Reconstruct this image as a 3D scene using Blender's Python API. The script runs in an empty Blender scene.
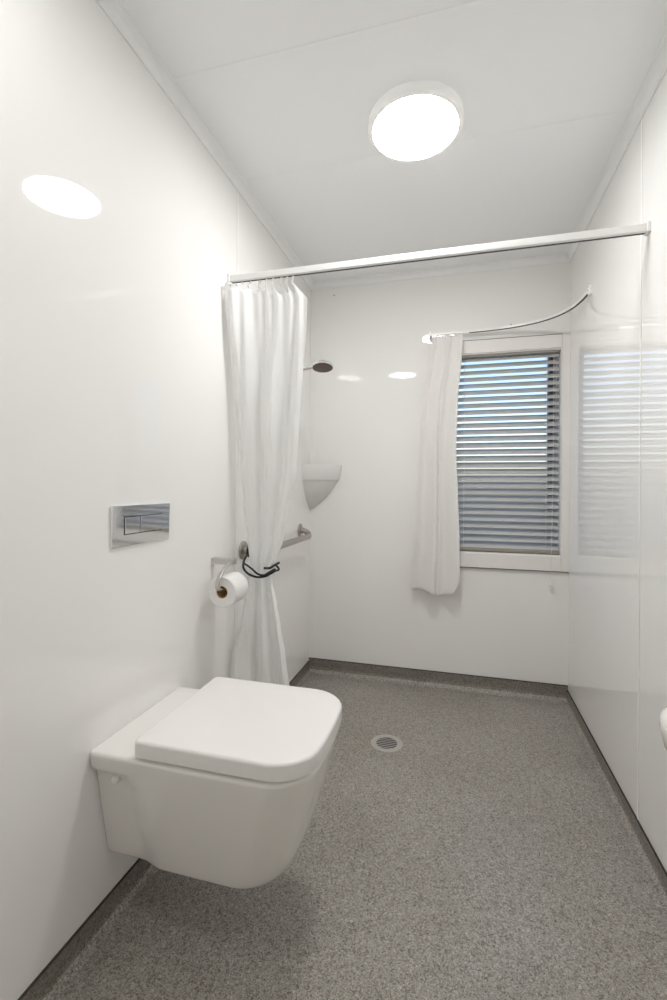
import bpy, bmesh, math, random
from math import sin, cos, pi, sqrt, atan, radians
from mathutils import Vector, Matrix
random.seed(7)
scn = bpy.context.scene
COL = scn.collection

# ------------------------------------------------------------------ room numbers (metres)
XL, XR, YB, YF, ZC = -0.885, 0.579, 2.72, -0.55, 2.40

# ------------------------------------------------------------------ materials
def mat(name, color, rough=0.5, metal=0.0, spec=0.5, coat=0.0, trans=0.0, emit=None, estr=0.0):
    m = bpy.data.materials.new(name); m.use_nodes = True
    b = m.node_tree.nodes['Principled BSDF']
    b.inputs['Base Color'].default_value = (*color, 1)
    b.inputs['Roughness'].default_value = rough
    b.inputs['Metallic'].default_value = metal
    b.inputs['Specular IOR Level'].default_value = spec
    b.inputs['Coat Weight'].default_value = coat
    b.inputs['Transmission Weight'].default_value = trans
    if emit:
        b.inputs['Emission Color'].default_value = (*emit, 1)
        b.inputs['Emission Strength'].default_value = estr
    return m

def noise_tint(m, scale, c0, c1, detail=2.0, bump=0.0, bump_scale=None, stretch=None):
    """procedural colour variation (object space) between c0 and c1, optional bump"""
    nt = m.node_tree; b = nt.nodes['Principled BSDF']
    tc = nt.nodes.new('ShaderNodeTexCoord')
    src = tc.outputs['Object']
    if stretch:
        mp = nt.nodes.new('ShaderNodeMapping'); mp.inputs['Scale'].default_value = stretch
        nt.links.new(src, mp.inputs['Vector']); src = mp.outputs['Vector']
    n = nt.nodes.new('ShaderNodeTexNoise'); n.inputs['Scale'].default_value = scale; n.inputs['Detail'].default_value = detail
    nt.links.new(src, n.inputs['Vector'])
    r = nt.nodes.new('ShaderNodeValToRGB')
    r.color_ramp.elements[0].position = 0.3; r.color_ramp.elements[0].color = (*c0, 1)
    r.color_ramp.elements[1].position = 0.7; r.color_ramp.elements[1].color = (*c1, 1)
    nt.links.new(n.outputs['Fac'], r.inputs['Fac']); nt.links.new(r.outputs['Color'], b.inputs['Base Color'])
    if bump:
        n2 = nt.nodes.new('ShaderNodeTexNoise'); n2.inputs['Scale'].default_value = bump_scale or scale
        nt.links.new(src, n2.inputs['Vector'])
        bp = nt.nodes.new('ShaderNodeBump'); bp.inputs['Strength'].default_value = bump; bp.inputs['Distance'].default_value = 0.002
        nt.links.new(n2.outputs['Fac'], bp.inputs['Height']); nt.links.new(bp.outputs['Normal'], b.inputs['Normal'])
    return m

M = {}
M['panel'] = noise_tint(mat('glossy wall panel', (.87, .855, .83), rough=.025, spec=.5), 1.3, (.922, .913, .897), (.932, .924, .910))
M['ceiling'] = noise_tint(mat('ceiling lining', (.92, .925, .925), rough=.4, spec=.3), 1.0, (.945, .952, .954), (.955, .962, .964))
M['cornice'] = mat('cornice paint', (.955, .96, .96), rough=.4)
M['joint'] = mat('white joint strip', (.92, .912, .895), rough=.6)
M['paint'] = noise_tint(mat('window casing paint', (.82, .80, .77), rough=.35), 4, (.87, .85, .82), (.89, .87, .84))
M['ceramic'] = noise_tint(mat('white vitreous china', (.83, .80, .765), rough=.09, spec=.5, coat=.3), 2, (.875, .85, .815), (.885, .86, .825))
M['seat'] = mat('toilet seat plastic', (.89, .87, .845), rough=.22)
M['chrome'] = mat('polished chrome', (.88, .88, .89), rough=.06, metal=1)
M['satin'] = mat('satin chrome', (.60, .59, .57), rough=.28, metal=1)
M['steel'] = mat('brushed steel', (.50, .47, .44), rough=.32, metal=1)
M['white_plastic'] = mat('white plastic', (.92, .915, .90), rough=.3)
M['dark'] = mat('dark slot', (.055, .055, .06), rough=.5)
M['black'] = noise_tint(mat('black cord', (.012, .012, .013), rough=.6), 400, (.008, .008, .009), (.02, .02, .02))
M['nozzle'] = mat('brown shower face', (.13, .095, .065), rough=.45)
M['paper'] = noise_tint(mat('toilet tissue', (.87, .86, .845), rough=.95, spec=.1), 120, (.85, .84, .825), (.89, .88, .865), bump=.15)
M['card'] = mat('cardboard core', (.55, .38, .18), rough=.85)
M['frame_dark'] = mat('grey aluminium window frame', (.20, .22, .25), rough=.5, metal=.2)
M['rail_tan'] = mat('taupe bottom rail', (.33, .30, .255), rough=.5)
M['slat'] = noise_tint(mat('pale grey blind slat', (.56, .56, .555), rough=.38, spec=.4), 6, (.54, .54, .535), (.58, .58, .575))
M['cord'] = mat('blind cord', (.75, .74, .72), rough=.8)
M['seal_shadow'] = mat('dark sealant and shadow edge', (.05, .044, .037), rough=.7)  # cove sealant; also colours the painted shadow line over the window casing
M['grate'] = mat('drain grate metal', (.50, .475, .435), rough=.4, metal=.15)
M['diffuser'] = mat('lit opal diffuser', (.9, .9, .88), rough=.4, emit=(1.0, .995, .986), estr=28.5)
M['diffuser_dim'] = mat('lit opal diffuser, dimmer lamp', (.9, .9, .88), rough=.4, emit=(1.0, .995, .986), estr=10.0)
M['lamp_rim'] = mat('opal white lamp rim', (.9, .9, .89), rough=.35, emit=(1, .985, .96), estr=.07)
M['glass'] = mat('window glass', (1, 1, 1), rough=0.0, trans=1.0)
M['glass'].node_tree.nodes['Principled BSDF'].inputs['IOR'].default_value = 1.0001

def fabric(name, color, tr=.25):
    m = mat(name, color, rough=.75, spec=.2)
    nt = m.node_tree; b = nt.nodes['Principled BSDF']; out = nt.nodes['Material Output']
    t = nt.nodes.new('ShaderNodeBsdfTranslucent'); t.inputs['Color'].default_value = (*color, 1)
    mx = nt.nodes.new('ShaderNodeMixShader'); mx.inputs['Fac'].default_value = tr
    tc = nt.nodes.new('ShaderNodeTexCoord'); n = nt.nodes.new('ShaderNodeTexNoise'); n.inputs['Scale'].default_value = 22
    n.inputs['Detail'].default_value = 4
    bp = nt.nodes.new('ShaderNodeBump'); bp.inputs['Strength'].default_value = .10; bp.inputs['Distance'].default_value = .003
    nt.links.new(tc.outputs['Object'], n.inputs['Vector']); nt.links.new(n.outputs['Fac'], bp.inputs['Height'])
    nt.links.new(bp.outputs['Normal'], b.inputs['Normal'])
    nt.links.new(b.outputs[0], mx.inputs[1]); nt.links.new(t.outputs[0], mx.inputs[2]); nt.links.new(mx.outputs[0], out.inputs[0])
    return m
M['curtain'] = fabric('white shower curtain cloth', (.98, .98, .975), .18)
M['shelf'] = fabric('translucent white acrylic shelf', (.94, .935, .925), .18)
M['shelf'].node_tree.nodes['Principled BSDF'].inputs['Roughness'].default_value = .15
M['curtain2'] = fabric('white window curtain cloth', (.945, .932, .91), .2)

def floor_material(name, tone):
    m = mat(name, (.2, .19, .17), rough=.42, spec=.45)
    nt = m.node_tree; b = nt.nodes['Principled BSDF']
    tc = nt.nodes.new('ShaderNodeTexCoord')
    v = nt.nodes.new('ShaderNodeTexVoronoi'); v.inputs['Scale'].default_value = 400
    v2 = nt.nodes.new('ShaderNodeTexVoronoi'); v2.inputs['Scale'].default_value = 170
    big = nt.nodes.new('ShaderNodeTexNoise'); big.inputs['Scale'].default_value = 2.2; big.inputs['Detail'].default_value = 5
    for n in (v, v2, big): nt.links.new(tc.outputs['Object'], n.inputs['Vector'])
    sep = nt.nodes.new('ShaderNodeSeparateColor'); nt.links.new(v.outputs['Color'], sep.inputs[0])
    sep2 = nt.nodes.new('ShaderNodeSeparateColor'); nt.links.new(v2.outputs['Color'], sep2.inputs[0])
    r = nt.nodes.new('ShaderNodeValToRGB'); cr = r.color_ramp
    cr.elements[0].position = 0.0; cr.elements[0].color = (.13, .121, .109, 1)
    cr.elements[1].position = 1.0; cr.elements[1].color = (.54, .515, .48, 1)
    e = cr.elements.new(.3); e.color = (.325, .307, .283, 1)
    e = cr.elements.new(.8); e.color = (.39, .371, .345, 1)
    nt.links.new(sep.outputs[0], r.inputs['Fac'])
    r2 = nt.nodes.new('ShaderNodeValToRGB'); c2 = r2.color_ramp; c2.interpolation = 'CONSTANT'
    c2.elements[0].position = 0; c2.elements[0].color = (.72, .70, .68, 1)
    c2.elements[1].position = .12; c2.elements[1].color = (1, 1, 1, 1)
    e = c2.elements.new(.9); e.color = (1.2, 1.2, 1.22, 1)
    nt.links.new(sep2.outputs[1], r2.inputs['Fac'])
    mx = nt.nodes.new('ShaderNodeMix'); mx.data_type = 'RGBA'; mx.blend_type = 'MULTIPLY'; mx.inputs[0].default_value = 1
    nt.links.new(r.outputs[0], mx.inputs[6]); nt.links.new(r2.outputs[0], mx.inputs[7])
    r3 = nt.nodes.new('ShaderNodeValToRGB'); c3 = r3.color_ramp
    c3.elements[0].position = .3; c3.elements[0].color = (.90 * tone[0], .89 * tone[1], .87 * tone[2], 1)
    c3.elements[1].position = .7; c3.elements[1].color = (1.06 * tone[0], 1.06 * tone[1], 1.07 * tone[2], 1)
    nt.links.new(big.outputs['Fac'], r3.inputs['Fac'])
    mx2 = nt.nodes.new('ShaderNodeMix'); mx2.data_type = 'RGBA'; mx2.blend_type = 'MULTIPLY'; mx2.inputs[0].default_value = 1
    nt.links.new(mx.outputs[2], mx2.inputs[6]); nt.links.new(r3.outputs[0], mx2.inputs[7])
    nt.links.new(mx2.outputs[2], b.inputs['Base Color'])
    bp = nt.nodes.new('ShaderNodeBump'); bp.inputs['Strength'].default_value = .25; bp.inputs['Distance'].default_value = .001
    nt.links.new(sep.outputs[1], bp.inputs['Height']); nt.links.new(bp.outputs['Normal'], b.inputs['Normal'])
    return m
M['vinyl'] = floor_material('speckled grey safety vinyl', (1.0, .985, .955))
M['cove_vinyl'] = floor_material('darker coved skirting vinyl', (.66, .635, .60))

# ------------------------------------------------------------------ mesh helpers
class MB:
    def __init__(s): s.v = []; s.f = []; s.mi = []
    def add(s, verts, faces, mi=0):
        o = len(s.v); s.v += [tuple(p) for p in verts]
        s.f += [tuple(i + o for i in f) for f in faces]; s.mi += [mi] * len(faces)
    def box(s, x0, x1, y0, y1, z0, z1, mi=0):
        s.add([(x0,y0,z0),(x1,y0,z0),(x1,y1,z0),(x0,y1,z0),(x0,y0,z1),(x1,y0,z1),(x1,y1,z1),(x0,y1,z1)],
              [(0,3,2,1),(4,5,6,7),(0,1,5,4),(1,2,6,5),(2,3,7,6),(3,0,4,7)], mi)
    def loft(s, rings, cap0=True, cap1=True, closed=True, mi=0, loop=False):
        n = len(rings[0]); vs = [p for r in rings for p in r]; fs = []
        R = len(rings)
        for i in range(R if loop else R - 1):
            for j in range(n if closed else n - 1):
                a, b = i * n + j, i * n + (j + 1) % n
                c, d = ((i + 1) % R) * n + (j + 1) % n, ((i + 1) % R) * n + j
                fs.append((a, b, c, d))
        if cap0 and not loop: fs.append(tuple(reversed(range(n))))
        if cap1 and not loop: fs.append(tuple(range((R - 1) * n, R * n)))
        s.add(vs, fs, mi)
    def lathe(s, prof, origin, axis, n=48, mi=0, loop=False, cap0=True, cap1=True):
        """prof: list of (radius, height along axis)"""
        A = Vector(axis).normalized(); U = A.orthogonal().normalized(); W = A.cross(U); O = Vector(origin)
        rings = [[O + A * h + (U * cos(2*pi*k/n) + W * sin(2*pi*k/n)) * max(r, 1e-5) for k in range(n)] for r, h in prof]
        s.loft(rings, cap0, cap1, True, mi, loop)
    def sweep(s, path, prof, up=(0, 0, 1), mi=0, capped=True, scale=None):
        """prof: closed 2D loop (side, up) swept along path"""
        P = [Vector(p) for p in path]; rings = []
        upv = Vector(up)
        prevN = None
        for i, p in enumerate(P):
            t = (P[min(i + 1, len(P) - 1)] - P[max(i - 1, 0)]).normalized()
            if prevN is None:
                u = upv - t * upv.dot(t)
                if u.length < 1e-4: u = t.orthogonal()
            else:
                u = prevN - t * prevN.dot(t)
            u.normalize(); prevN = u; sd = t.cross(u)
            k = scale[i] if scale else 1
            rings.append([p + sd * a * k + u * b * k for a, b in prof])
        s.loft(rings, capped, capped, True, mi)
    def tube(s, path, r, n=14, mi=0, scale=None):
        s.sweep(path, [(r * cos(2*pi*k/n), r * sin(2*pi*k/n)) for k in range(n)], mi=mi, scale=scale)
    def build(s, name, mats, parent=None, smooth=None, bevel=0, seg=2, solid=0, sub=0, recalc=True):
        me = bpy.data.meshes.new(name); me.from_pydata(s.v, [], s.f); me.validate(clean_customdata=False)
        if not isinstance(mats, (list, tuple)): mats = [mats]
        for m in mats: me.materials.append(m)
        for p, k in zip(me.polygons, s.mi): p.material_index = k
        if recalc:
            bm = bmesh.new(); bm.from_mesh(me)
            bmesh.ops.remove_doubles(bm, verts=bm.verts, dist=1e-6)
            bmesh.ops.recalc_face_normals(bm, faces=bm.faces); bm.to_mesh(me); bm.free()
        o = bpy.data.objects.new(name, me); COL.objects.link(o)
        if parent:
            o.parent = parent
            o.location = -Vector(parent.location) if parent.type == 'EMPTY' else (0, 0, 0)
        if bevel:
            b = o.modifiers.new('bevel', 'BEVEL'); b.width = bevel; b.segments = seg; b.limit_method = 'ANGLE'; b.angle_limit = radians(40)
        if solid:
            d = o.modifiers.new('solid', 'SOLIDIFY'); d.thickness = solid; d.offset = 0
        if sub:
            d = o.modifiers.new('sub', 'SUBSURF'); d.levels = sub; d.render_levels = sub
        if smooth is not None:
            ang = radians(smooth)
            bm = bmesh.new(); bm.from_mesh(me)
            for f in bm.faces: f.smooth = True
            for e in bm.edges:
                if len(e.link_faces) == 2 and e.calc_face_angle(0) > ang: e.smooth = False
            bm.to_mesh(me); bm.free()
        return o

def tag(o, label, cat, group=None):
    o['label'] = label; o['category'] = cat
    if group: o['group'] = group
    return o
def thing(name, loc, label, cat, group=None):
    o = bpy.data.objects.new(name, None); COL.objects.link(o); o.location = loc; o.empty_display_size = .05
    return tag(o, label, cat, group)
def structure(o): o['kind'] = 'structure'; return o

def catmull(pts, n=8):
    P = [Vector(p) for p in pts]; P = [2*P[0]-P[1]] + P + [2*P[-1]-P[-2]]; out = []
    for i in range(1, len(P) - 2):
        for k in range(n):
            t = k / n
            out.append(0.5*((2*P[i]) + (P[i+1]-P[i-1])*t + (2*P[i-1]-5*P[i]+4*P[i+1]-P[i+2])*t*t + (3*P[i]-P[i-1]-3*P[i+1]+P[i+2])*t**3))
    out.append(P[-2]); return out
def interp(tab, x):
    """tab rows (x, a, b, ...) in rising x; smooth interpolation"""
    if x <= tab[0][0]: return tab[0][1:]
    for r0, r1 in zip(tab, tab[1:]):
        if x <= r1[0]:
            t = (x - r0[0]) / (r1[0] - r0[0]); t = t*t*(3-2*t) * .5 + t * .5
            return tuple(a + (b - a) * t for a, b in zip(r0[1:], r1[1:]))
    return tab[-1][1:]
def sstep(a, b, x):
    t = min(1, max(0, (x - a) / (b - a))); return t*t*(3-2*t)

# ================================================================== THE SETTING
W = .14
mb = MB(); mb.box(XL - W, XR + W, YF - W, YB + W, -.12, 0); structure(mb.build('floor', M['vinyl']))
mb = MB(); mb.box(XL - W, XR + W, YF - W, YB + W, ZC, ZC + .12); structure(mb.build('ceiling', M['ceiling']))
mb = MB(); mb.box(XL - W, XL, YF - W, YB + W, 0, ZC); structure(mb.build('wall_left', M['panel']))
mb = MB(); mb.box(XR, XR + W, YF - W, YB + W, 0, ZC); structure(mb.build('wall_right', M['panel']))
mb = MB(); mb.box(XL, XR, YF - W, YF, 0, ZC); structure(mb.build('wall_front', M['panel']))
# back wall with the window opening
WX0, WX1, WZ0, WZ1 = -.035, .539, .777, 1.904
def holed(x0, x1, z0, z1, y0, y1, hx0, hx1, hz0, hz1):
    m = MB()
    def ring(y): return [(x0,y,z0),(x1,y,z0),(x1,y,z1),(x0,y,z1),(hx0,y,hz0),(hx1,y,hz0),(hx1,y,hz1),(hx0,y,hz1)]
    v = ring(y0) + ring(y1); f = []
    for k in range(4):
        a, b = k, (k + 1) % 4
        f.append((a, b, b + 4, a + 4)); f.append((a + 8, a + 12, b + 12, b + 8))
        f.append((a, a + 8, b + 8, b)); f.append((a + 4, b + 4, b + 12, a + 12))
    m.add(v, f); return m
structure(holed(XL, XR, 0, ZC, YB, YB + W, WX0, WX1, WZ0, WZ1).build('wall_back', M['panel']))

# coved vinyl skirting, mitred into the corners
def cove_profile(h, r, n=8):
    """(out from wall, z, material) - upstand, fillet, feather edge"""
    p = [(0, h), (.004, h), (.004, h - .004), (.004, r)]
    for k in range(1, n + 1):
        a = k / n * pi / 2
        p.append((.004 + r - r * cos(a), r - r * sin(a) + .0012))
    p += [(.004 + r, 0), (0, 0)]
    return p
def cove(name, h, r, place):
    prof = cove_profile(h, r); m = MB()
    for mi in (0, 1):
        pr = prof if mi == 0 else [(0, h + .002), (.005, h + .002), (.005, h - .0015), (0, h - .0015)]
        rings = [[place(d, z, e) for d, z in pr] for e in (0, 1)]
        m.loft(rings, mi=mi)
    for q, f in enumerate(m.f):          # the foot of the fillet takes the lighter floor vinyl
        if m.mi[q] == 0 and len(f) == 4 and sum(m.v[i][2] for i in f) / 4 < r * .45: m.mi[q] = 2
    return structure(m.build(name, [M['cove_vinyl'], M['seal_shadow'], M['vinyl']], smooth=30))
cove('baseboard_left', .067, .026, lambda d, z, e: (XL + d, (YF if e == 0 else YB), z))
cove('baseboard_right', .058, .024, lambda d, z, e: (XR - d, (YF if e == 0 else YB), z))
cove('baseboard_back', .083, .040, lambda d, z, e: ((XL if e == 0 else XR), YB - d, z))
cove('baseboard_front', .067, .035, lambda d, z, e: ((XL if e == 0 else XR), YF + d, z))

# cornice (small scotia) along the four walls
def cornice(name, place):
    c = .034; pr = [(0, ZC), (0, ZC - c), (.004, ZC - c)]
    for k in range(0, 7):
        a = k / 6 * pi / 2
        pr.append((.004 + (c - .008) * (1 - cos(a)), ZC - c + .002 + (c - .006) * sin(a)))
    pr += [(c, ZC - .004), (c, ZC)]
    m = MB(); m.loft([[place(d, z, e) for d, z in pr] for e in (0, 1)])
    return structure(m.build(name, M['cornice'], smooth=30))
cornice('trim_1', lambda d, z, e: (XL + d, (YF + d if e == 0 else YB - d), z))
cornice('trim_2', lambda d, z, e: (XR - d, (YF + d if e == 0 else YB - d), z))
cornice('trim_3', lambda d, z, e: ((XL + d if e == 0 else XR - d), YB - d, z))
cornice('trim_4', lambda d, z, e: ((XL + d if e == 0 else XR - d), YF + d, z))
# jointing strips between the wall and ceiling sheets
def strip(name, box, m=None):
    b = MB(); b.box(*box); return structure(b.build(name, m or M['joint'], bevel=.0008))
strip('trim_5', (XL, XL + .0016, 1.727, 1.737, .07, ZC - .034))
strip('trim_6', (XR - .0016, XR, 1.718, 1.728, .06, ZC - .034))
strip('trim_7', (XL + .034, XR - .034, 1.721, 1.729, ZC - .0016, ZC), M['cornice'])
strip('trim_8', (XL + .034, XR - .034, 1.234, 1.242, ZC - .0016, ZC), M['cornice'])

# window: casing, sash frame, pane
win = bpy.data.objects.new('window_1', None); COL.objects.link(win); win.location = (.25, YB, WZ0); structure(win)
m = MB()
m.box(WX0 - .075, WX1, YB - .014, YB, WZ1, 1.975)
m.box(WX0 - .075, WX1, YB - .014, YB, WZ0 - .080, WZ0)
m.box(WX0 - .075, WX0 - .001, YB - .014, YB, WZ0, WZ1)
m.box(WX1 + .0012, XR, YB - .0145, YB, WZ0 - .080, 1.975)
m.build('casing', M['paint'], win, bevel=.0015)
m = MB(); m.box(WX0 - .075, XR - .002, YB - .0145, YB, WZ0 - .0835, WZ0 - .081); m.box(WX0 - .075, WX1, YB - .0145, YB, 1.9755, 1.977); m.build('casing_gap_shadow', M['seal_shadow'], win)  # dark strips: gap line under the casing, painted shadow line along its top
m = MB()
m.box(WX0, WX1, YB - .006, YB + .095, WZ0, WZ0 + .006); m.box(WX0, WX1, YB - .006, YB + .095, WZ1 - .006, WZ1)
m.box(WX0, WX0 + .004, YB - .006, YB + .095, WZ0 + .006, WZ1 - .006); m.box(WX1 - .003, WX1, YB - .006, YB + .085, WZ0 + .006, WZ1 - .006); m.box(WX1 - .014, WX1, YB + .085, YB + .126, WZ0 + .006, WZ1 - .006)
m.build('reveal_lining', M['paint'], win)
m = MB()
fy0, fy1 = YB + .095, YB + .125
m.box(WX0, WX0 + .012, fy0, fy1, WZ0, WZ1)
m.box(WX1 - .027, WX1 - .014, fy0, fy1, WZ0, WZ1); m.box(WX1 - .050, WX1 - .036, fy0 - .004, fy1, WZ0, WZ1); m.box(WX1 - .038, WX1 - .024, fy0 + .015, fy1, WZ0, WZ1)
m.box(WX0 + .012, WX1 - .050, fy0, fy1, WZ0, WZ0 + .045); m.box(WX0 + .012, WX1 - .050, fy0, fy1, WZ1 - .014, WZ1)
m.build('sash_frame', M['frame_dark'], win, bevel=.001)
m = MB(); m.box(WX0 + .008, WX1 - .048, fy0 + .014, fy0 + .018, WZ0 + .04, WZ1 - .010); m.build('pane', M['glass'], win)

# ================================================================== CEILING LIGHTS
LR = .142
def ceiling_light(x, y, label, lamp='diffuser'):
    t = thing('ceiling_light', (x, y, ZC), label, 'ceiling light')
    m = MB(); m.lathe([(LR + .006, 0), (LR + .016, -.006), (LR + .017, -.030), (LR + .012, -.038), (LR + .002, -.0395), (LR, -.036), (LR - .004, -.030), (LR - .004, 0)], (x, y, ZC), (0, 0, 1), 72)
    m.build('rim', M['lamp_rim'], t, smooth=50)
    m = MB(); prof = [(LR - .001, -.031), (LR - .001, -.037)] + [((LR - .001) * cos(a), -.037 - .006 * sin(a)) for a in [k * pi / 16 for k in range(1, 8)]] + [(0, -.043)]
    m.lathe(prof, (x, y, ZC), (0, 0, 1), 72, cap1=False); m.build('diffuser', M[lamp], t, smooth=40)
    return t
ceiling_light(-.147, 1.582, 'round white ceiling light glowing in the middle of the ceiling')
ceiling_light(-.585, .40, 'round ceiling light behind the viewer, mirrored as small bright streaks', 'diffuser_dim')

# ================================================================== WALL-HUNG TOILET
TY = 1.148
def dring(x0, x1, hw, rb, rf, z, bulge=0.0, seg=12, yc=None):
    """rounded D outline out from the left wall; x0 back, x1 front; constant point count"""
    yc = TY if yc is None else yc
    rb = max(rb, .0005); rf = max(rf, .0005); P = []
    def arc(cx, cy, r, a0, a1):
        for k in range(seg + 1):
            a = a0 + (a1 - a0) * k / seg; P.append((cx + r * cos(a), cy + r * sin(a)))
    arc(x0 + rb, -hw + rb, rb, pi, 1.5 * pi)
    for k in range(1, 16): P.append((x0 + rb + (x1 - rf - x0 - rb) * k / 16, -hw))
    arc(x1 - rf, -hw + rf, rf, 1.5 * pi, 2 * pi)
    for k in range(1, 10): P.append((x1, -hw + rf + (2 * hw - 2 * rf) * k / 10))
    arc(x1 - rf, hw - rf, rf, 0, .5 * pi)
    for k in range(1, 16): P.append((x1 - rf - (x1 - rf - x0 - rb) * k / 16, hw))
    arc(x0 + rb, hw - rb, rb, .5 * pi, pi)
    out = []
    for x, y in P:
        w = sstep(x0 + (x1 - x0) * .45, x1, x)
        out.append((XL + x + bulge * w * (1 - (y / hw) ** 2), yc + y, z))
    return out
toilet = thing('toilet', (XL, TY, .19), 'white wall-hung toilet with closed lid floating above the floor on the left wall', 'toilet')
ZT, ZB = .483, .178
rings = []
def pan_ring(z, inset=0):
    t = (z - ZB) / (ZT - ZB)
    hw = .143 + (.199 - .143) * (t ** .8)
    fx = .446 + (.557 - .446) * (t ** .58)
    return dring(0.0015, fx - inset, hw - inset, .004, (.097 - .006 * (1 - t)) - inset * .5, z, bulge=.018)
for k in range(6):
    a = k / 6 * pi / 2; R = .011
    rings.append(pan_ring(ZB + R - R * cos(a), R - R * sin(a)))
NZ = 26
for k in range(NZ + 1):
    rings.append(pan_ring(ZB + .011 + (ZT - .012 - ZB - .011) * k / NZ))
for k in range(1, 7):
    a = k / 6 * pi / 2; R = .012
    rings.append(pan_ring(ZT - R + R * sin(a), R - R * cos(a)))
rings.append(pan_ring(ZT, .05))
# the shallow recess on both sides behind the bowl
for r in rings:
    for i, (x, y, z) in enumerate(r):
        d = x - XL
        edge = .112 - .02 * sstep(.40, .43, z)
        k = (1 - sstep(edge - .006, edge + .010 + .05 * (1 - sstep(.19, .34, z)), d)) * (1 - sstep(.424, .436, z))
        s = -1 if y < TY else 1
        if abs(y - TY) > .08:
            r[i] = (x, y - s * .016 * k, z)
m = MB(); m.loft(rings); m.build('pan', M['ceramic'], toilet, smooth=60)
for s in (-1, 1):
    m = MB(); m.lathe([(.0105, 0), (.010, .006), (.0075, .009), (0, .010)], (XL + .062, TY + s * .1740, .412), (0, s, 0), 20)
    m.build('mounting_bolt_cover', M['white_plastic'], toilet, smooth=50)
def slab(name, x0, x1, hw, rb, rf, z0, z1, r, material, dome=0, bulge=.016):
    R = [dring(x0 + .01, x1 - .01, hw - .01, rb, rf, z0, bulge)]
    R += [dring(x0, x1, hw, rb, rf, z0 + .0015, bulge)]
    R += [dring(x0, x1, hw, rb, rf, z1 - r, bulge)]
    for k in range(1, 7):
        a = k / 6 * pi / 2; i = r * (1 - cos(a))
        R.append(dring(x0 + i, x1 - i, hw - i, rb - i, rf - i, z1 - r + r * sin(a), bulge))
    R.append(dring(x0 + .05, x1 - .05, hw - .05, rb, rf - .04, z1 + dome, bulge))
    m = MB(); m.loft(R); return m.build(name, material, toilet, smooth=50)
slab('seat', .150, .556, .186, .03, .088, ZT + .0005, ZT + .006, .001, M['seat'])
slab('lid', .128, .563, .199, .016, .094, ZT + .007, ZT + .048, .009, M['seat'], dome=.0015)

# ================================================================== FLUSH PLATE
fp = thing('flush_plate', (XL, 1.1435, 1.037), 'chrome dual flush plate with two buttons on the left wall above the toilet', 'flush plate')
def fbox(x0, x1, y0, y1, z0, z1):
    b = MB(); b.box(x0, x1, y0, y1, z0, z1)
    b.v = [(x + (z - 1.037) * .022 if x > XL + .001 else x, y, z) for x, y, z in b.v]; return b
fbox(XL, XL + .007, 1.018, 1.269, .981, 1.0935).build('plate', M['chrome'], fp, bevel=.0015)
fbox(XL + .0066, XL + .0075, 1.063, 1.229, 1.012, 1.063).build('button_recess', M['dark'], fp)
fbox(XL + .007, XL + .0095, 1.0655, 1.1255, 1.0145, 1.0605).build('small_button', M['chrome'], fp, bevel=.0008)
fbox(XL + .007, XL + .0095, 1.1290, 1.2265, 1.0145, 1.0605).build('large_button', M['chrome'], fp, bevel=.0008)

# ================================================================== TOILET PAPER
RX, RY, RZ = -.802, 1.468, .772
h = thing('toilet_paper_holder', (XL, 1.55, .87), 'chrome toilet paper holder with curved arm on the left wall', 'toilet paper holder')
m = MB(); m.sweep([(XL, 1.548, .868), (-.793, 1.548, .868)], [(.012, .011), (-.012, .011), (-.012, -.011), (.012, -.011)])
m.build('bracket', M['satin'], h, bevel=.0015)
m = MB(); p = catmull([(-.800, 1.548, .862), (-.798, 1.520, .866), (-.800, 1.485, .856), (-.806, 1.455, .826), (-.808, 1.446, .798), (-.806, 1.449, .788), (-.802, 1.470, .7815), (-.802, 1.565, .7815)], 8)
m.sweep(p, [(.008, .002), (.005, .0035), (-.005, .0035), (-.008, .002), (-.008, -.002), (-.005, -.0035), (.005, -.0035), (.008, -.002)], up=(0, 0, 1))
m.build('arm', M['satin'], h, smooth=40)
m = MB(); ro, ri, L = .0555, .0215, .1
m.lathe([(ri, .0), (ro - .004, 0), (ro, .004), (ro, L - .004), (ro - .004, L), (ri, L)], (RX, RY, RZ), (0, 1, 0), 56, loop=True)
roll = m.build('toilet_paper_roll', M['paper'], smooth=40)
tag(roll, 'white toilet paper roll hanging on the chrome holder by the shower curtain', 'toilet paper')
m = MB(); m.lathe([(ri - .0015, -.0005), (ri + .0005, -.0005), (ri + .0005, L), (ri - .0015, L)], (RX, RY, RZ), (0, 1, 0), 40, loop=True)
m.build('core', M['card'], roll, smooth=40)

# ================================================================== SHOWER CURTAIN RAIL
RYs = 1.66; RZb = 1.957
rl = thing('shower_curtain_rail', (-.15, RYs, RZb), 'white shower curtain rail spanning from left wall to right wall', 'curtain rail')
m = MB(); m.box(XL + .008, XR - .008, RYs - .012, RYs + .012, RZb, RZb + .024); m.build('track', M['white_plastic'], rl, bevel=.002)
m = MB(); m.box(XL + .012, XR - .012, RYs + .001, RYs + .0085, RZb - .0012, RZb + .001); m.build('runner_slot', M['dark'], rl)
for s in (-1, 1):
    x = XL if s < 0 else XR
    m = MB(); m.box(min(x, x - s * .010), max(x, x - s * .010), RYs - .017, RYs + .017, RZb - .004, RZb + .028)
    m.build('end_bracket', M['white_plastic'], rl, bevel=.002)

# ================================================================== SHOWER CURTAIN
cur = thing('shower_curtain', (-.74, RYs, RZb), 'white shower curtain gathered and tied back beside the left wall', 'curtain')
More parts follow.
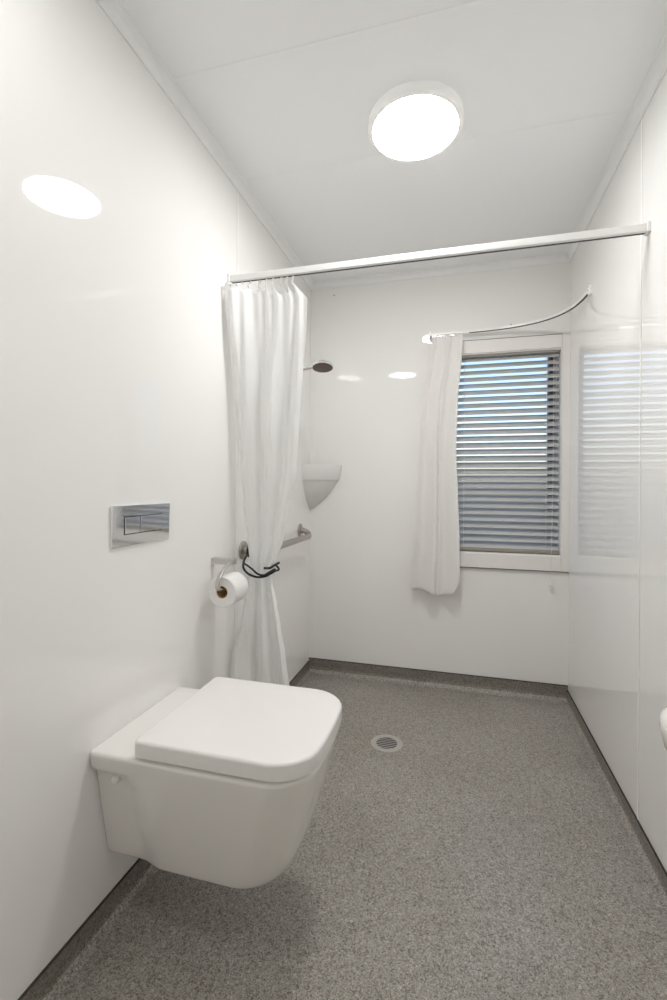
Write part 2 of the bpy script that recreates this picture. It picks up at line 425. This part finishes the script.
# z from the top: (−z, left edge, right edge, centre Y, fold amplitude)
tabc = [(-1.935, -.872, -.585, 1.66, .012), (-1.865, -.872, -.552, 1.66, .020), (-1.75, -.868, -.556, 1.66, .024), (-1.60, -.866, -.568, 1.665, .028),
        (-1.40, -.860, -.584, 1.67, .030), (-1.21, -.846, -.598, 1.68, .028), (-1.05, -.836, -.634, 1.69, .024), (-.93, -.822, -.662, 1.70, .020),
        (-.862, -.812, -.688, 1.70, .018), (-.815, -.806, -.708, 1.70, .017), (-.77, -.816, -.706, 1.70, .018), (-.69, -.834, -.686, 1.70, .024),
        (-.60, -.847, -.668, 1.70, .030), (-.48, -.868, -.646, 1.70, .034), (-.30, -.876, -.620, 1.70, .036), (-.14, -.877, -.610, 1.70, .036)]
NU, NV = 150, 150
hooks = [0.03, .16, .28, .40, .52, .62, .72, .80, .90]
def top_drop(u):
    if u > hooks[-1]: return .005 + .075 * ((u - hooks[-1]) / (1 - hooks[-1])) ** 1.1
    for a, b in zip(hooks, hooks[1:]):
        if a <= u <= b: return .005 + (.024 + .02 * (b > .6)) * abs(sin(pi * (u - a) / (b - a))) ** .8
    return .01
def curtain_pt(u, v):
    zt = RZb - .020 - top_drop(u); z = zt + (.14 - zt) * v
    xl, xr, yc, amp = interp(tabc, -z)
    ph = .7 * sin(2.6 * v + .4) + .9 * v
    wav = sin(2 * pi * (2.6 * u) + ph + .6) + .28 * sin(2 * pi * (6.1 * u + .2) - 1.9 * ph + 1.0) + .12 * sin(2 * pi * 11 * u + 3 * ph)
    low = sstep(.0, .22, v)
    y = yc + amp * (.40 * wav * low + .24 * sin(2 * pi * 7.5 * u) * (1 - low))
    y -= (1 - sstep(0, .4, u)) * (.060 * (1 - sstep(.02, .34, v)) + .045 * sstep(.68, .85, v))
    x = xl + (xr - xl) * (u + .012 * sin(2 * pi * 2.6 * u + ph + 1.2))
    x = max(x, XL + .008)
    return (x, y, z)
m = MB(); m.loft([[curtain_pt(i / NU, j / NV) for i in range(NU + 1)] for j in range(NV + 1)], False, False, closed=False)
m.build('cloth', M['curtain'], cur, smooth=80, solid=.0015)
m = MB()
for u in hooks:
    x, y, z = curtain_pt(u, 0)
    k = MB()
    for d in (-.0,):
        k.sweep(catmull([(x, RYs + .005, RZb - .001), (x + .002, RYs - .003, RZb - .012), (x, y - .004, z - .004), (x, y + .003, z - .012)], 5),
            [(.0032, .002), (-.0032, .002), (-.0032, -.002), (.0032, -.002)], up=(0, 1, 0))
    k.build('hook', M['white_plastic'], cur)

# ================================================================== GRAB RAIL
gr = thing('grab_rail', (XL, 1.8, .875), 'brushed steel grab rail on the left wall behind the shower curtain', 'grab rail')
bx = -.822; zb = .861
p = [(XL + .004, 1.797, .874)] + catmull([(XL + .025, 1.797, .8735), (-.838, 1.802, .870), (bx, 1.826, .864), (bx, 1.87, zb), (bx, 2.2, zb), (bx, 2.46, zb), (bx, 2.508, .865), (-.838, 2.530, .880), (XL + .025, 2.532, .8895)], 8) + [(XL + .004, 2.532, .890)]
m = MB(); m.tube(p, .0165, 20); m.build('bar', M['steel'], gr, smooth=50)
for y, z in ((1.797, .874), (2.532, .890)):
    m = MB(); m.lathe([(.039, 0), (.039, .006), (.034, .010), (.022, .012), (0, .012)], (XL, y, z), (1, 0, 0), 36); m.build('flange', M['steel'], gr, smooth=35)

# ================================================================== CURTAIN TIE (black cord round the rail and the cloth)
m = MB()
lp = [(-.852, 1.7975 + .0245 * cos(a), .8725 + .0245 * sin(a)) for a in [2 * pi * k / 24 for k in range(25)]]
m.tube(lp, .0042, 10)
m.tube(catmull([(-.845, 1.780, .882), (-.845, 1.772, .872), (-.842, 1.745, .858), (-.832, 1.70, .843), (-.815, 1.664, .823), (-.79, 1.656, .803), (-.755, 1.656, .793), (-.722, 1.657, .797), (-.700, 1.666, .808), (-.694, 1.69, .813)], 10), .0044, 10)
m.tube(catmull([(-.832, 1.70, .845), (-.812, 1.666, .840), (-.795, 1.656, .836), (-.772, 1.654, .822), (-.750, 1.653, .806), (-.722, 1.652, .803), (-.702, 1.656, .815), (-.690, 1.685, .822)], 10), .0040, 10)
m.tube(catmull([(-.726, 1.660, .828), (-.710, 1.660, .829), (-.702, 1.664, .830), (-.692, 1.690, .838), (-.688, 1.720, .842)], 8), .0046, 10)
m.tube(catmull([(-.694, 1.69, .813), (-.690, 1.725, .815), (-.72, 1.745, .830), (-.78, 1.750, .84), (-.835, 1.755, .86), (-.845, 1.772, .872), (-.845, 1.779, .880)], 8), .0040, 10)
tag(m.build('curtain_tie', M['black'], smooth=60), 'black cord tie holding the white shower curtain against the grab rail', 'curtain tie')

# ================================================================== SHOWER HEAD
sh = thing('shower', (XL, 2.2, 1.76), 'chrome shower head with brown spray face beside the tied shower curtain', 'shower head')
hc = Vector((-.655, 2.205, 1.745)); ax = Vector((.06, -.20, -.98)).normalized()
m = MB(); m.lathe([(0, -.030), (.018, -.030), (.022, -.022), (.040, -.014), (.053, -.008), (.0555, 0), (.054, .004), (.050, .005)], hc, ax, 44); m.build('head', M['chrome'], sh, smooth=35)
m = MB(); m.lathe([(.0505, .003), (.0505, .0062), (.046, .0075), (.030, .0085), (0, .009)], hc, ax, 44)
for rr, nn in ((.012, 6), (.024, 12), (.037, 18)):
    for k in range(nn):
        a = 2 * pi * k / nn; U = ax.orthogonal().normalized(); V = ax.cross(U)
        m.lathe([(.0018, 0), (.0012, .003), (0, .003)], hc + ax * .0078 + (U * cos(a) + V * sin(a)) * rr, ax, 6)
m.build('spray_face', M['nozzle'], sh, smooth=35)
m = MB(); m.tube(catmull([(XL + .005, 2.19, 1.735), (-.82, 2.193, 1.737), (-.75, 2.198, 1.742), (-.70, 2.202, 1.752), (-.668, 2.205, 1.762)], 8), .0125, 16); m.build('arm', M['chrome'], sh, smooth=50)
m = MB(); m.lathe([(.028, 0), (.028, .006), (.018, .012), (.0, .012)], (XL, 2.19, 1.735), (1, 0, 0), 32); m.build('wall_mount', M['chrome'], sh, smooth=35)

# ================================================================== CORNER SHELF
def shelf_ring(z, r, n=20, k=1.0):
    return [(XL + .0005, YB - .0005, z)] + [(XL + .0005 + r * k * sin(a), YB - .0005 - r * .80 * cos(a), z) for a in [pi / 2 * q / n for q in range(n + 1)]]
m = MB(); prof = [(1.010, .012), (1.02, .030), (1.045, .064), (1.08, .104), (1.115, .136), (1.15, .160), (1.172, .172), (1.182, .178), (1.186, .186), (1.20, .192), (1.24, .200), (1.272, .204), (1.276, .204), (1.276, .196), (1.225, .186), (1.222, .0)]
m.loft([shelf_ring(z, max(r, .002)) for z, r in prof]); tag(m.build('corner_shelf', M['shelf'], smooth=35), 'white corner soap shelf tapering to a point in the back left corner', 'shelf')

# ================================================================== FLOOR DRAIN
dr = thing('floor_drain', (-.299, 2.05, 0), 'round metal floor drain with slotted grate in the grey floor', 'drain')
m = MB(); c = (-.299, 2.05, 0)
m.lathe([(.0705, 0), (.0705, .002), (.064, .0035), (.058, .0032), (.0565, .002), (.055, .0032), (.050, .0035), (.047, .0025), (.047, 0)], c, (0, 0, 1), 56, loop=True); m.build('ring', M['grate'], dr, smooth=30)
m = MB(); m.lathe([(.0475, 0), (.0475, .0006), (0, .0006)], c, (0, 0, 1), 40); m.build('sump', M['dark'], dr)
m = MB()
for k in range(6):
    y = -.035 + k * .014; hl = sqrt(.0475 ** 2 - y * y); m.box(c[0] - hl, c[0] + hl, c[1] + y - .0022, c[1] + y + .0022, .0007, .0016)
m.build('grate', M['grate'], dr)

# ================================================================== WINDOW CURTAIN TRACK + CURTAIN
tr = thing('window_curtain_track', (.1, 2.69, 2.02), 'white bendable curtain track curving above the window to the right wall', 'curtain track')
path = catmull([(-.15, 2.685, 2.018), (.0, 2.686, 2.020), (.14, 2.684, 2.022), (.28, 2.668, 2.024), (.40, 2.625, 2.026), (.485, 2.555, 2.028), (.535, 2.47, 2.030), (.558, 2.385, 2.033), (.567, 2.315, 2.036)], 10)
m = MB(); m.sweep(path, [(.006, .006), (-.006, .006), (-.006, -.006), (.006, -.006)]); m.build('track', M['white_plastic'], tr, smooth=40)
m = MB(); m.sweep([q + Vector((0, 0, -.0072)) for q in path[14:]], [(.0045, .0018), (-.0045, .0018), (-.0045, -.0018), (.0045, -.0018)]); m.build('runner_slot', M['dark'], tr)
m = MB(); m.box(-.162, -.148, 2.665, YB, 2.004, 2.032); m.build('end_bracket', M['white_plastic'], tr, bevel=.003)
m = MB(); m.box(.565, XR, 2.298, 2.318, 2.020, 2.066); m.build('end_bracket', M['white_plastic'], tr, bevel=.003)
for z in (2.058, 2.042):
    m = MB(); m.lathe([(.0025, 0), (.0025, .001), (0, .0015)], (.565, 2.308, z), (-1, 0, 0), 10); m.build('bracket_screw', M['dark'], tr)
m = MB(); m.box(.268, .284, 2.672, YB, 2.030, 2.040); m.build('wall_clip', M['white_plastic'], tr, bevel=.002)
m = MB(); m.lathe([(.003, 0), (.003, .001), (0, .0015)], (.276, 2.672, 2.036), (0, -1, 0), 10); m.build('clip_screw', M['dark'], tr)

wc = thing('window_curtain', (-.1, 2.66, 1.99), 'short white curtain hanging bunched at the left side of the window', 'curtain')
tabw = [(-2.0, -.140, .022), (-1.86, -.166, .014), (-1.64, -.200, -.004), (-1.36, -.216, -.012), (-1.07, -.228, .000), (-.85, -.234, .008), (-.66, -.250, .010), (-.55, -.250, .006)]
def wpt(u, v):
    bot = .560 + .012 * sin(2 * pi * 1.0 * u + .4) - .018 * sin(pi * u) + .05 * sstep(.86, 1.0, u)
    zt = 1.995 + .004 * sin(2 * pi * 12 * u); z = zt + (bot - zt) * v
    xl, xr = interp(tabw, -z)
    fold = sin(2 * pi * (2.0 * u) - 1.2 + .3 * v); fine = sin(2 * pi * 6 * u + .5) * (1 - sstep(.0, .6, v)) * .5
    crease = -.022 * math.exp(-((u - .52) / .035) ** 2) * sstep(.15, .5, v)
    y = 2.652 + .024 * fold * (.45 + .55 * v) + .005 * fine - crease * .9
    x = xl + (xr - xl) * (u + .02 * sin(2 * pi * 2 * u + 2.2))
    return (x, min(y, 2.695), z)
m = MB(); m.loft([[wpt(i / 110, j / 90) for i in range(111)] for j in range(91)], False, False, closed=False)
m.build('cloth', M['curtain2'], wc, smooth=80, solid=.0025)
for k in range(8):
    u = .12 + k * .105; x, y, z = wpt(u, 0)
    kb = MB(); kb.sweep([(x, 2.685, 2.0085), (x, 2.676, 2.003), (x, y + .001, 1.990)], [(.0025, .0015), (-.0025, .0015), (-.0025, -.0015), (.0025, -.0015)], up=(0, 1, 0))
    kb.build('hook', M['white_plastic'], wc)

# ================================================================== VENETIAN BLIND
vb = thing('venetian_blind', (.25, YB + .03, WZ1), 'grey horizontal venetian blind with tilted slats filling the window', 'blind')
bx0, bx1 = WX0 + .006, WX1 - .006; yb = YB + .036
m = MB(); m.box(bx0, bx1, yb - .024, yb + .024, WZ1 - .014, WZ1 - .0065); m.build('head_rail', M['slat'], vb, bevel=.002)
tilt = radians(38); sw = .050
def slat_mesh():
    k = MB(); n = 6; top = []; bot = []
    for i in range(n + 1):
        q = -1 + 2 * i / n; d = q * sw / 2; crown = .0022 * (1 - q * q)
        # inner edge low, outer edge high
        top.append((d * cos(tilt) - (crown + .0008) * sin(tilt), d * sin(tilt) + (crown + .0008) * cos(tilt)))
        bot.append((d * cos(tilt) - (crown - .0008) * sin(tilt), d * sin(tilt) + (crown - .0008) * cos(tilt)))
    loop = top + bot[::-1]
    k.loft([[(bx0 - .25, y, z) for y, z in loop], [(bx1 - .25, y, z) for y, z in loop]])
    return k
zs0, pitch = 1.878, .0377; NS = 29
slat = slat_mesh().build('slat', M['slat'], vb, smooth=40)
for k in range(NS):
    o = slat if k == 0 else slat.copy()
    if k: COL.objects.link(o); o.parent = vb
    o.location = Vector((.25, yb, zs0 - k * pitch)) - vb.location
zbr = WZ0 + .010
m = MB(); m.box(bx0, bx1, yb - .026, yb + .022, zbr, zbr + .019); m.build('bottom_rail', M['rail_tan'], vb, bevel=.003)
for x in (.035, .468):
    m = MB()
    for y in (yb - .0225, yb + .0225): m.tube([(x, y, WZ1 - .03), (x, y, zbr + .01)], .0011, 6)
    for k in range(NS): m.tube([(x, yb - .0225, zs0 - k * pitch - .0185), (x, yb + .0225, zs0 - k * pitch + .0125)], .0006, 5)
    m.build('ladder_cord', M['cord'], vb)
m = MB(); m.tube(catmull([(.500, YB - .004, WZ1 - .02), (.499, YB - .006, 1.3), (.490, YB - .018, .80), (.487, YB - .019, .72), (.486, YB - .019, .646)], 6), .0011, 6)
pc = m.build('pull_cord', M['cord'], vb)
m = MB(); m.lathe([(.003, .022), (.005, .018), (.009, -.008), (.0095, -.014), (.007, -.018), (0, -.018)], (.486, YB - .019, .630), (0, 0, 1), 20); m.build('tassel', M['white_plastic'], pc, smooth=40)

# ================================================================== SMALL WALL THINGS
m = MB(); m.lathe([(.006, 0), (.006, .003), (.0035, .004), (.003, .014), (.0045, .016), (0, .017)], (.004, YB, .655), (0, -1, 0), 16)
m.tube(catmull([(.004, YB - .012, .655), (.010, YB - .018, .655), (.014, YB - .020, .660), (.015, YB - .019, .668)], 6), .0022, 8)
tag(m.build('curtain_hook', M['steel'], smooth=40), 'tiny dark metal hook on the back wall below the left end of the window sill', 'hook')
m = MB(); m.lathe([(.005, 0), (.0045, .002), (0, .003)], (-.737, YB, 2.318), (0, -1, 0), 14)
tag(m.build('wall_screw', M['steel'], smooth=40), 'tiny screw head high on the back wall near the ceiling corner', 'screw')

# ================================================================== WASH BASIN (only its corner reaches into the frame)
BYc = .594
def bring(z, x_out, hl, r, inner=0):
    n = 10; P = []
    def arc(cx, cy, a0, a1, rr):
        for k in range(n + 1):
            a = a0 + (a1 - a0) * k / n; P.append((cx + rr * cos(a), cy + rr * sin(a), z))
    xw = XR - .001 - inner * 1.6
    arc(x_out + r, BYc - hl + r, 1.5 * pi, pi, r); arc(x_out + r, BYc + hl - r, pi, .5 * pi, r)
    arc(xw - .004, BYc + hl - .004, .5 * pi, 0, .004); arc(xw - .004, BYc - hl + .004, 0, -.5 * pi, .004)
    return P
BX = .285; BZ = .822
R = [bring(BZ - .16, BX + .16, .10, .06), bring(BZ - .145, BX + .115, .15, .07), bring(BZ - .11, BX + .055, .195, .08), bring(BZ - .07, BX + .018, .228, .085), bring(BZ - .045, BX + .004, .242, .085), bring(BZ - .02, BX, .246, .085), bring(BZ - .006, BX + .002, .244, .083), bring(BZ, BX + .009, .237, .078),
     bring(BZ, BX + .022, .224, .07, .05), bring(BZ - .012, BX + .028, .218, .07, .053), bring(BZ - .07, BX + .05, .19, .07, .06), bring(BZ - .10, BX + .09, .13, .06, .07)]
m = MB(); m.loft(R)
bs = m.build('wash_basin', M['ceramic'], smooth=50)
tag(bs, 'white wash basin on the right wall with only its rounded edge in view', 'basin')
m = MB(); m.lathe([(.020, 0), (.020, .003), (.008, .004), (0, .004)], (.45, BYc, BZ - .1), (0, 0, 1), 24); m.build('waste', M['chrome'], bs, smooth=40)

# ================================================================== DAYLIGHT
w = bpy.data.worlds.new('World'); scn.world = w; w.use_nodes = True
nt = w.node_tree; bg = nt.nodes['Background']
sky = nt.nodes.new('ShaderNodeTexSky'); sky.sky_type = 'NISHITA'; sky.sun_disc = False
sky.sun_elevation = radians(40); sky.sun_rotation = radians(120); sky.air_density = 1.0; sky.dust_density = 2.5; sky.ozone_density = 1.0
nt.links.new(sky.outputs[0], bg.inputs['Color']); bg.inputs['Strength'].default_value = .20

# ================================================================== CAMERA
cam = bpy.data.cameras.new('camera'); co = bpy.data.objects.new('camera', cam); COL.objects.link(co)
F = 460.0
cam.sensor_fit = 'HORIZONTAL'; cam.sensor_width = 36; cam.lens = 36 * F / 667; cam.shift_y = -14 / 667
cam.clip_start = .02
co.location = (0, 0, 1.15)
yaw = atan(124.1 / F)
co.rotation_euler = (Matrix.Rotation(yaw, 3, 'Z') @ Matrix.Rotation(pi / 2, 3, 'X') @ Matrix.Rotation(radians(.35), 3, 'Z')).to_euler()
scn.camera = co

scn.view_settings.view_transform = 'Standard'; scn.view_settings.look = 'None'
scn.view_settings.exposure = 0.87; scn.view_settings.gamma = 1; scn.view_settings.use_curve_mapping = False
scn.cycles.max_bounces = 16; scn.cycles.diffuse_bounces = 10; scn.cycles.glossy_bounces = 6; scn.cycles.transmission_bounces = 8
scn.cycles.use_denoising = True
